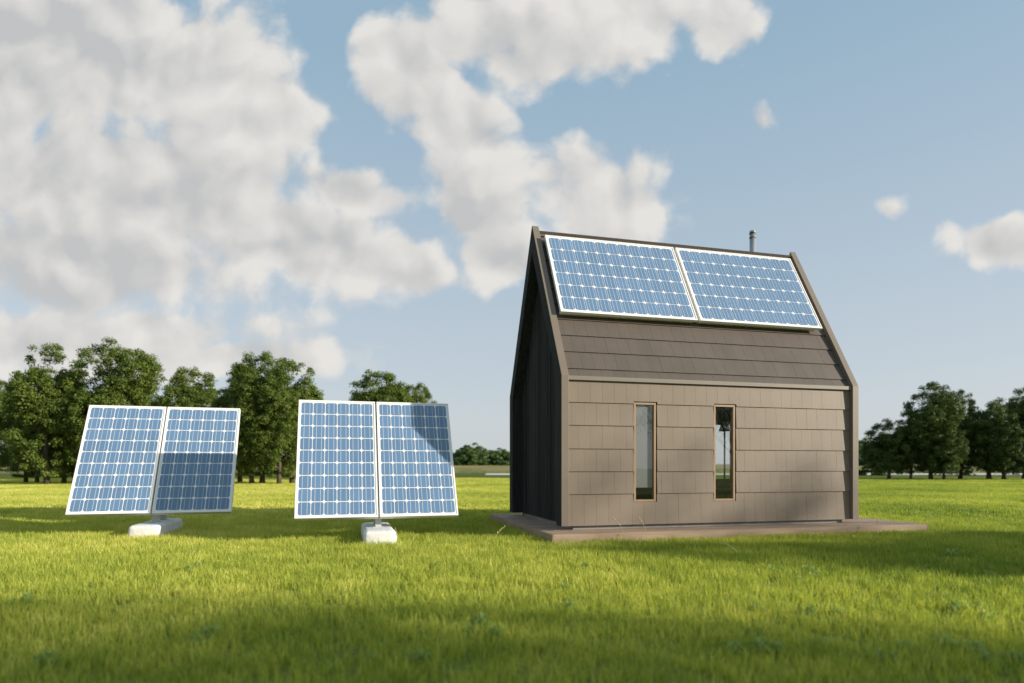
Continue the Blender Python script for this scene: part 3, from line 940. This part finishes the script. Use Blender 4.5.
B = [(470, 150, 444.5, 10, 'roundest and highest far bush, right of the nearer solar stand'),
     (486, 158, 451, 9, 'low far bush right of the roundest one, left of the house'),
     (502, 152, 449, 9, 'far bush touching the dark gable of the house'),
     (455, 165, 452, 8, 'far bush half hidden by the edge of the nearer solar panel'),
     (862, 150, 440, 12, 'pale far bush close to the right corner of the house'),
     (905, 175, 446, 14, 'far bush glimpsed under the leftmost right hand tree'),
     (20, 170, 455, 20, 'long far bush under the trees at the left edge'),
     (95, 175, 456, 20, 'far bush behind the trunk of the widest left tree'),
     (268, 170, 455, 22, 'far bush behind the trunks between the two solar stands'),
     (975, 180, 452, 22, 'far bush behind the round dark tree on the right'),
     (1030, 175, 450, 20, 'far bush behind the dark tree cut by the right edge'),
     (330, 172, 452, 18, 'far bush hidden behind the left panel of the nearer stand')]
for i, (px, Z, top, wd, lab) in enumerate(B):
    e = tree('bush', px, Z, 1, wd, i * 1.3, lab, GB, 'bush', 'bush')
    base = 1.75
    e.location.z = base - .1
    hh = ht(top, Z) - base + .3
    e.location.z = base - .4
    for o in e.children: o.scale.z = hh / 3.0

# trees beyond the right hand side of the frame, whose shade lies across the lawn
GS = 'trees out of frame on the right that shade the lawn'
def shade_tree(key, sx, sy, dist, h, wid, rz, lab):
    """foot of the tree lies dist metres towards the sun from the middle of its shadow"""
    x = sx + .9673 * dist; y = sy - .2534 * dist
    e = tree(key, 0, y, h, wid, rz, lab, GS, x=x)
SHADE = [
 ('open', 3.3, 10.45, 34, 11.9, 3.6, 1.0, 'farthest and highest shade tree, its top shading the foot of the house front'),
 ('broad', 4.6, 7.9, 22, 7.7, 3.5, .4, 'broad tree shading the grass in front of the right end of the deck'),
 ('round', 9.0, 8.9, 16, 6.0, 4.0, 1.4, 'round tree shading the lawn right of the deck'),
 ('open', -1.0, 3.2, 24, 9.0, 4.2, 2.2, 'broad tree shading the nearest grass in the middle'),
 ('open', 2.6, 2.4, 17, 8.4, 4.6, 3.0, 'broad tree shading the nearest grass on the right'),
 ('open', -5.5, 3.8, 27, 9.6, 4.2, 4.1, 'tall tree shading the nearest grass on the left'),
 ('open', -1.0, -1.0, 20, 9.5, 6.5, 5.0, 'widest tree standing behind the viewer on the right'),
]
for s in SHADE: shade_tree(*s)

# ------------------------------------------------------------------ sky
wd = bpy.data.worlds.new('World'); sc.world = wd; wd.use_nodes = True
nt = wd.node_tree; bg = nt.nodes['Background']
sky = N(nt, 'ShaderNodeTexSky', sky_type='NISHITA'); sky.sun_disc = False
sky.sun_elevation = SUN_EL; sky.sun_rotation = math.atan2(SUN_DIR.x, SUN_DIR.y)
sky.air_density = 1.0; sky.dust_density = 2.2; sky.ozone_density = 1.4; sky.altitude = 50
tc = N(nt, 'ShaderNodeTexCoord')
sp = N(nt, 'ShaderNodeSeparateXYZ'); nt.links.new(tc.outputs['Generated'], sp.inputs[0])
ab = N(nt, 'ShaderNodeMath', operation='ABSOLUTE'); nt.links.new(sp.outputs[1], ab.inputs[0])
mx_ = N(nt, 'ShaderNodeMath', operation='MAXIMUM'); mx_.inputs[1].default_value = .02; nt.links.new(ab.outputs[0], mx_.inputs[0])
def dv(a):
    n = N(nt, 'ShaderNodeMath', operation='DIVIDE'); nt.links.new(a, n.inputs[0]); nt.links.new(mx_.outputs[0], n.inputs[1]); return n.outputs[0]
cb = N(nt, 'ShaderNodeCombineXYZ'); nt.links.new(dv(sp.outputs[0]), cb.inputs[0]); nt.links.new(dv(sp.outputs[2]), cb.inputs[1])
UV = cb.outputs[0]
# warp
def fbm(vec, scale, detail, rough=.55, color=False):
    n = N(nt, 'ShaderNodeTexNoise', noise_dimensions='2D'); n.inputs['Scale'].default_value = scale; n.inputs['Detail'].default_value = detail
    n.inputs['Roughness'].default_value = rough
    nt.links.new(vec, n.inputs['Vector']); return n.outputs['Color' if color else 'Fac']
wn = fbm(UV, 5.0, 4, color=True)
w1 = N(nt, 'ShaderNodeVectorMath', operation='SUBTRACT'); w1.inputs[1].default_value = (.5, .5, .5); nt.links.new(wn, w1.inputs[0])
w2 = N(nt, 'ShaderNodeVectorMath', operation='SCALE'); w2.inputs['Scale'].default_value = .075; nt.links.new(w1.outputs[0], w2.inputs[0])
w3 = N(nt, 'ShaderNodeVectorMath', operation='ADD'); nt.links.new(UV, w3.inputs[0]); nt.links.new(w2.outputs[0], w3.inputs[1])
WUV = w3.outputs[0]
CL = [  # centre px, py, radii px, rotation deg (screen, clockwise), weight
 (60, 55, 215, 100, 8), (205, 85, 110, 75, 25), (262, 112, 62, 42, 10), (120, 185, 240, 85, 5), (300, 235, 150, 55, 14),
 (395, 264, 72, 36, 10), (345, 186, 75, 24, 18), (60, 270, 230, 60, 0), (40, 335, 260, 34, 0), (170, 360, 200, 22, 0),
 (408, 72, 58, 62, 0), (462, 112, 82, 42, 38), (535, 40, 118, 56, 0), (610, 25, 100, 60, 0), (712, 20, 46, 40, 10),
 (480, 195, 58, 75, -25), (590, 195, 92, 58, 10), (500, 250, 45, 42, 0), (888, 203, 16, 12, 0), (1012, 238, 62, 24, 5), (758, 127, 14, 11, 0), (418, 136, 20, 12, 20),
]
prev = None
for (cx_, cy_, rx, ry, rot) in CL:
    mp = N(nt, 'ShaderNodeMapping', vector_type='TEXTURE')
    mp.inputs['Location'].default_value = ((cx_ - 512) / F, (466.9 - cy_) / F, 0)
    mp.inputs['Rotation'].default_value = (0, 0, -math.radians(rot))
    mp.inputs['Scale'].default_value = (rx / F, ry / F, 1)
    nt.links.new(WUV, mp.inputs[0])
    ln = N(nt, 'ShaderNodeVectorMath', operation='LENGTH'); nt.links.new(mp.outputs[0], ln.inputs[0])
    sb = N(nt, 'ShaderNodeMath', operation='SUBTRACT'); sb.inputs[0].default_value = 1.0; nt.links.new(ln.outputs['Value'], sb.inputs[1])
    if max(rx, ry) < 30:
        sw = N(nt, 'ShaderNodeMath', operation='MULTIPLY'); sw.inputs[1].default_value = .42; nt.links.new(sb.outputs[0], sw.inputs[0]); sb = sw
    if prev is None: prev = sb.outputs[0]
    else:
        mm = N(nt, 'ShaderNodeMath', operation='SMOOTH_MAX'); mm.inputs[2].default_value = .15
        nt.links.new(prev, mm.inputs[0]); nt.links.new(sb.outputs[0], mm.inputs[1]); prev = mm.outputs[0]
base = prev
def madd(a, k, b):
    n = N(nt, 'ShaderNodeMath', operation='MULTIPLY_ADD'); nt.links.new(a, n.inputs[0]); n.inputs[1].default_value = k
    if isinstance(b, (int, float)): n.inputs[2].default_value = b
    else: nt.links.new(b, n.inputs[2])
    return n.outputs[0]
def mathn(op, a, b):
    n = N(nt, 'ShaderNodeMath', operation=op)
    for i, q in enumerate((a, b)):
        if isinstance(q, (int, float)): n.inputs[i].default_value = q
        else: nt.links.new(q, n.inputs[i])
    return n.outputs[0]
cap = mathn('MINIMUM', base, .60)
def billow(vec, scale):
    v = N(nt, 'ShaderNodeTexVoronoi', feature='F1', voronoi_dimensions='2D'); v.inputs['Scale'].default_value = scale
    v.inputs['Detail'].default_value = 1.0; v.inputs['Roughness'].default_value = .5
    nt.links.new(vec, v.inputs['Vector']); return v.outputs['Distance']
bl1 = billow(WUV, 11.0)
n1 = mathn('ADD', madd(fbm(WUV, 5.5, 9, .60), 1.55, -.775), madd(bl1, -.55, .34))
dens = mathn('ADD', mathn('ADD', cap, .03), n1)
def rng(v, a, b, c, d, smooth=True):
    n = N(nt, 'ShaderNodeMapRange'); n.interpolation_type = 'SMOOTHSTEP' if smooth else 'LINEAR'
    n.inputs[1].default_value = a; n.inputs[2].default_value = b; n.inputs[3].default_value = c; n.inputs[4].default_value = d
    nt.links.new(v, n.inputs[0]); return n.outputs[0]
mask = rng(dens, -.14, .36, 0, .95)
# relief: the same noise looked up a little towards the sun side (up and to the right)
of = N(nt, 'ShaderNodeVectorMath', operation='ADD'); of.inputs[1].default_value = (.022, .034, 0); nt.links.new(WUV, of.inputs[0])
n2 = mathn('ADD', fbm(of.outputs[0], 5.5, 5, .5), madd(billow(of.outputs[0], 11.0), -.35, 0.0))
n1b = mathn('ADD', fbm(WUV, 5.5, 5, .5), madd(bl1, -.35, 0.0))
rel = mathn('SUBTRACT', n1b, n2)
big = fbm(UV, 2.0, 3, .45)
thick = rng(base, .05, .75, 0, 1)
lit = mathn('ADD', madd(rel, 1.5, .82), mathn('MULTIPLY', thick, madd(big, -1.2, .28)))
lit = rng(lit, .15, 1.0, 0, 1, False)
cc = N(nt, 'ShaderNodeMix', data_type='RGBA')
cc.inputs[6].default_value = (3.75, 3.75, 3.75, 1); cc.inputs[7].default_value = (5.5, 5.33, 5.05, 1)
nt.links.new(lit, cc.inputs[0])
mixc = N(nt, 'ShaderNodeMix', data_type='RGBA')
# thin high veil washes out the blue a little
veil = N(nt, 'ShaderNodeMix', data_type='RGBA'); veil.inputs[0].default_value = .80
nt.links.new(sky.outputs[0], veil.inputs[6]); 
gr = N(nt, 'ShaderNodeMix', data_type='RGBA'); gr.inputs[6].default_value = (4.6, 4.85, 5.1, 1); gr.inputs[7].default_value = (2.35, 3.45, 4.35, 1)
gm = N(nt, 'ShaderNodeMapRange'); gm.inputs[1].default_value = 0.0; gm.inputs[2].default_value = .55; nt.links.new(sp.outputs[2], gm.inputs[0]); nt.links.new(gm.outputs[0], gr.inputs[0])
nt.links.new(gr.outputs[2], veil.inputs[7])
nt.links.new(mask, mixc.inputs[0]); nt.links.new(veil.outputs[2], mixc.inputs[6]); nt.links.new(cc.outputs[2], mixc.inputs[7])
nt.links.new(mixc.outputs[2], bg.inputs[0]); bg.inputs[1].default_value = .10

sl = bpy.data.lights.new('sun', 'SUN'); sl.energy = 4.9; sl.angle = math.radians(.8); sl.color = (1, .90, .76)
so = link(bpy.data.objects.new('sun', sl)); so.rotation_euler = SUN_DIR.to_track_quat('Z', 'Y').to_euler()
so.location = (30, -20, 30)

# ------------------------------------------------------------------ camera
cd = bpy.data.cameras.new('camera'); cam = link(bpy.data.objects.new('camera', cd))
cam.location = (0, 0, CAM_H); cam.rotation_euler = (PI / 2, 0, 0)
cd.sensor_width = 36; cd.lens = F / 1024 * 36
cd.shift_y = (466.881 - 341.5) / 1024
cd.clip_start = .05; cd.clip_end = 3000
cd.dof.use_dof = True; cd.dof.focus_distance = 10.3; cd.dof.aperture_fstop = .75
sc.camera = cam
sc.view_settings.view_transform = 'Standard'; sc.view_settings.look = 'None'
sc.view_settings.exposure = 0.55; sc.view_settings.gamma = 1
sc.cycles.use_denoising = True
sc.cycles.max_bounces = 8; sc.cycles.transparent_max_bounces = 12
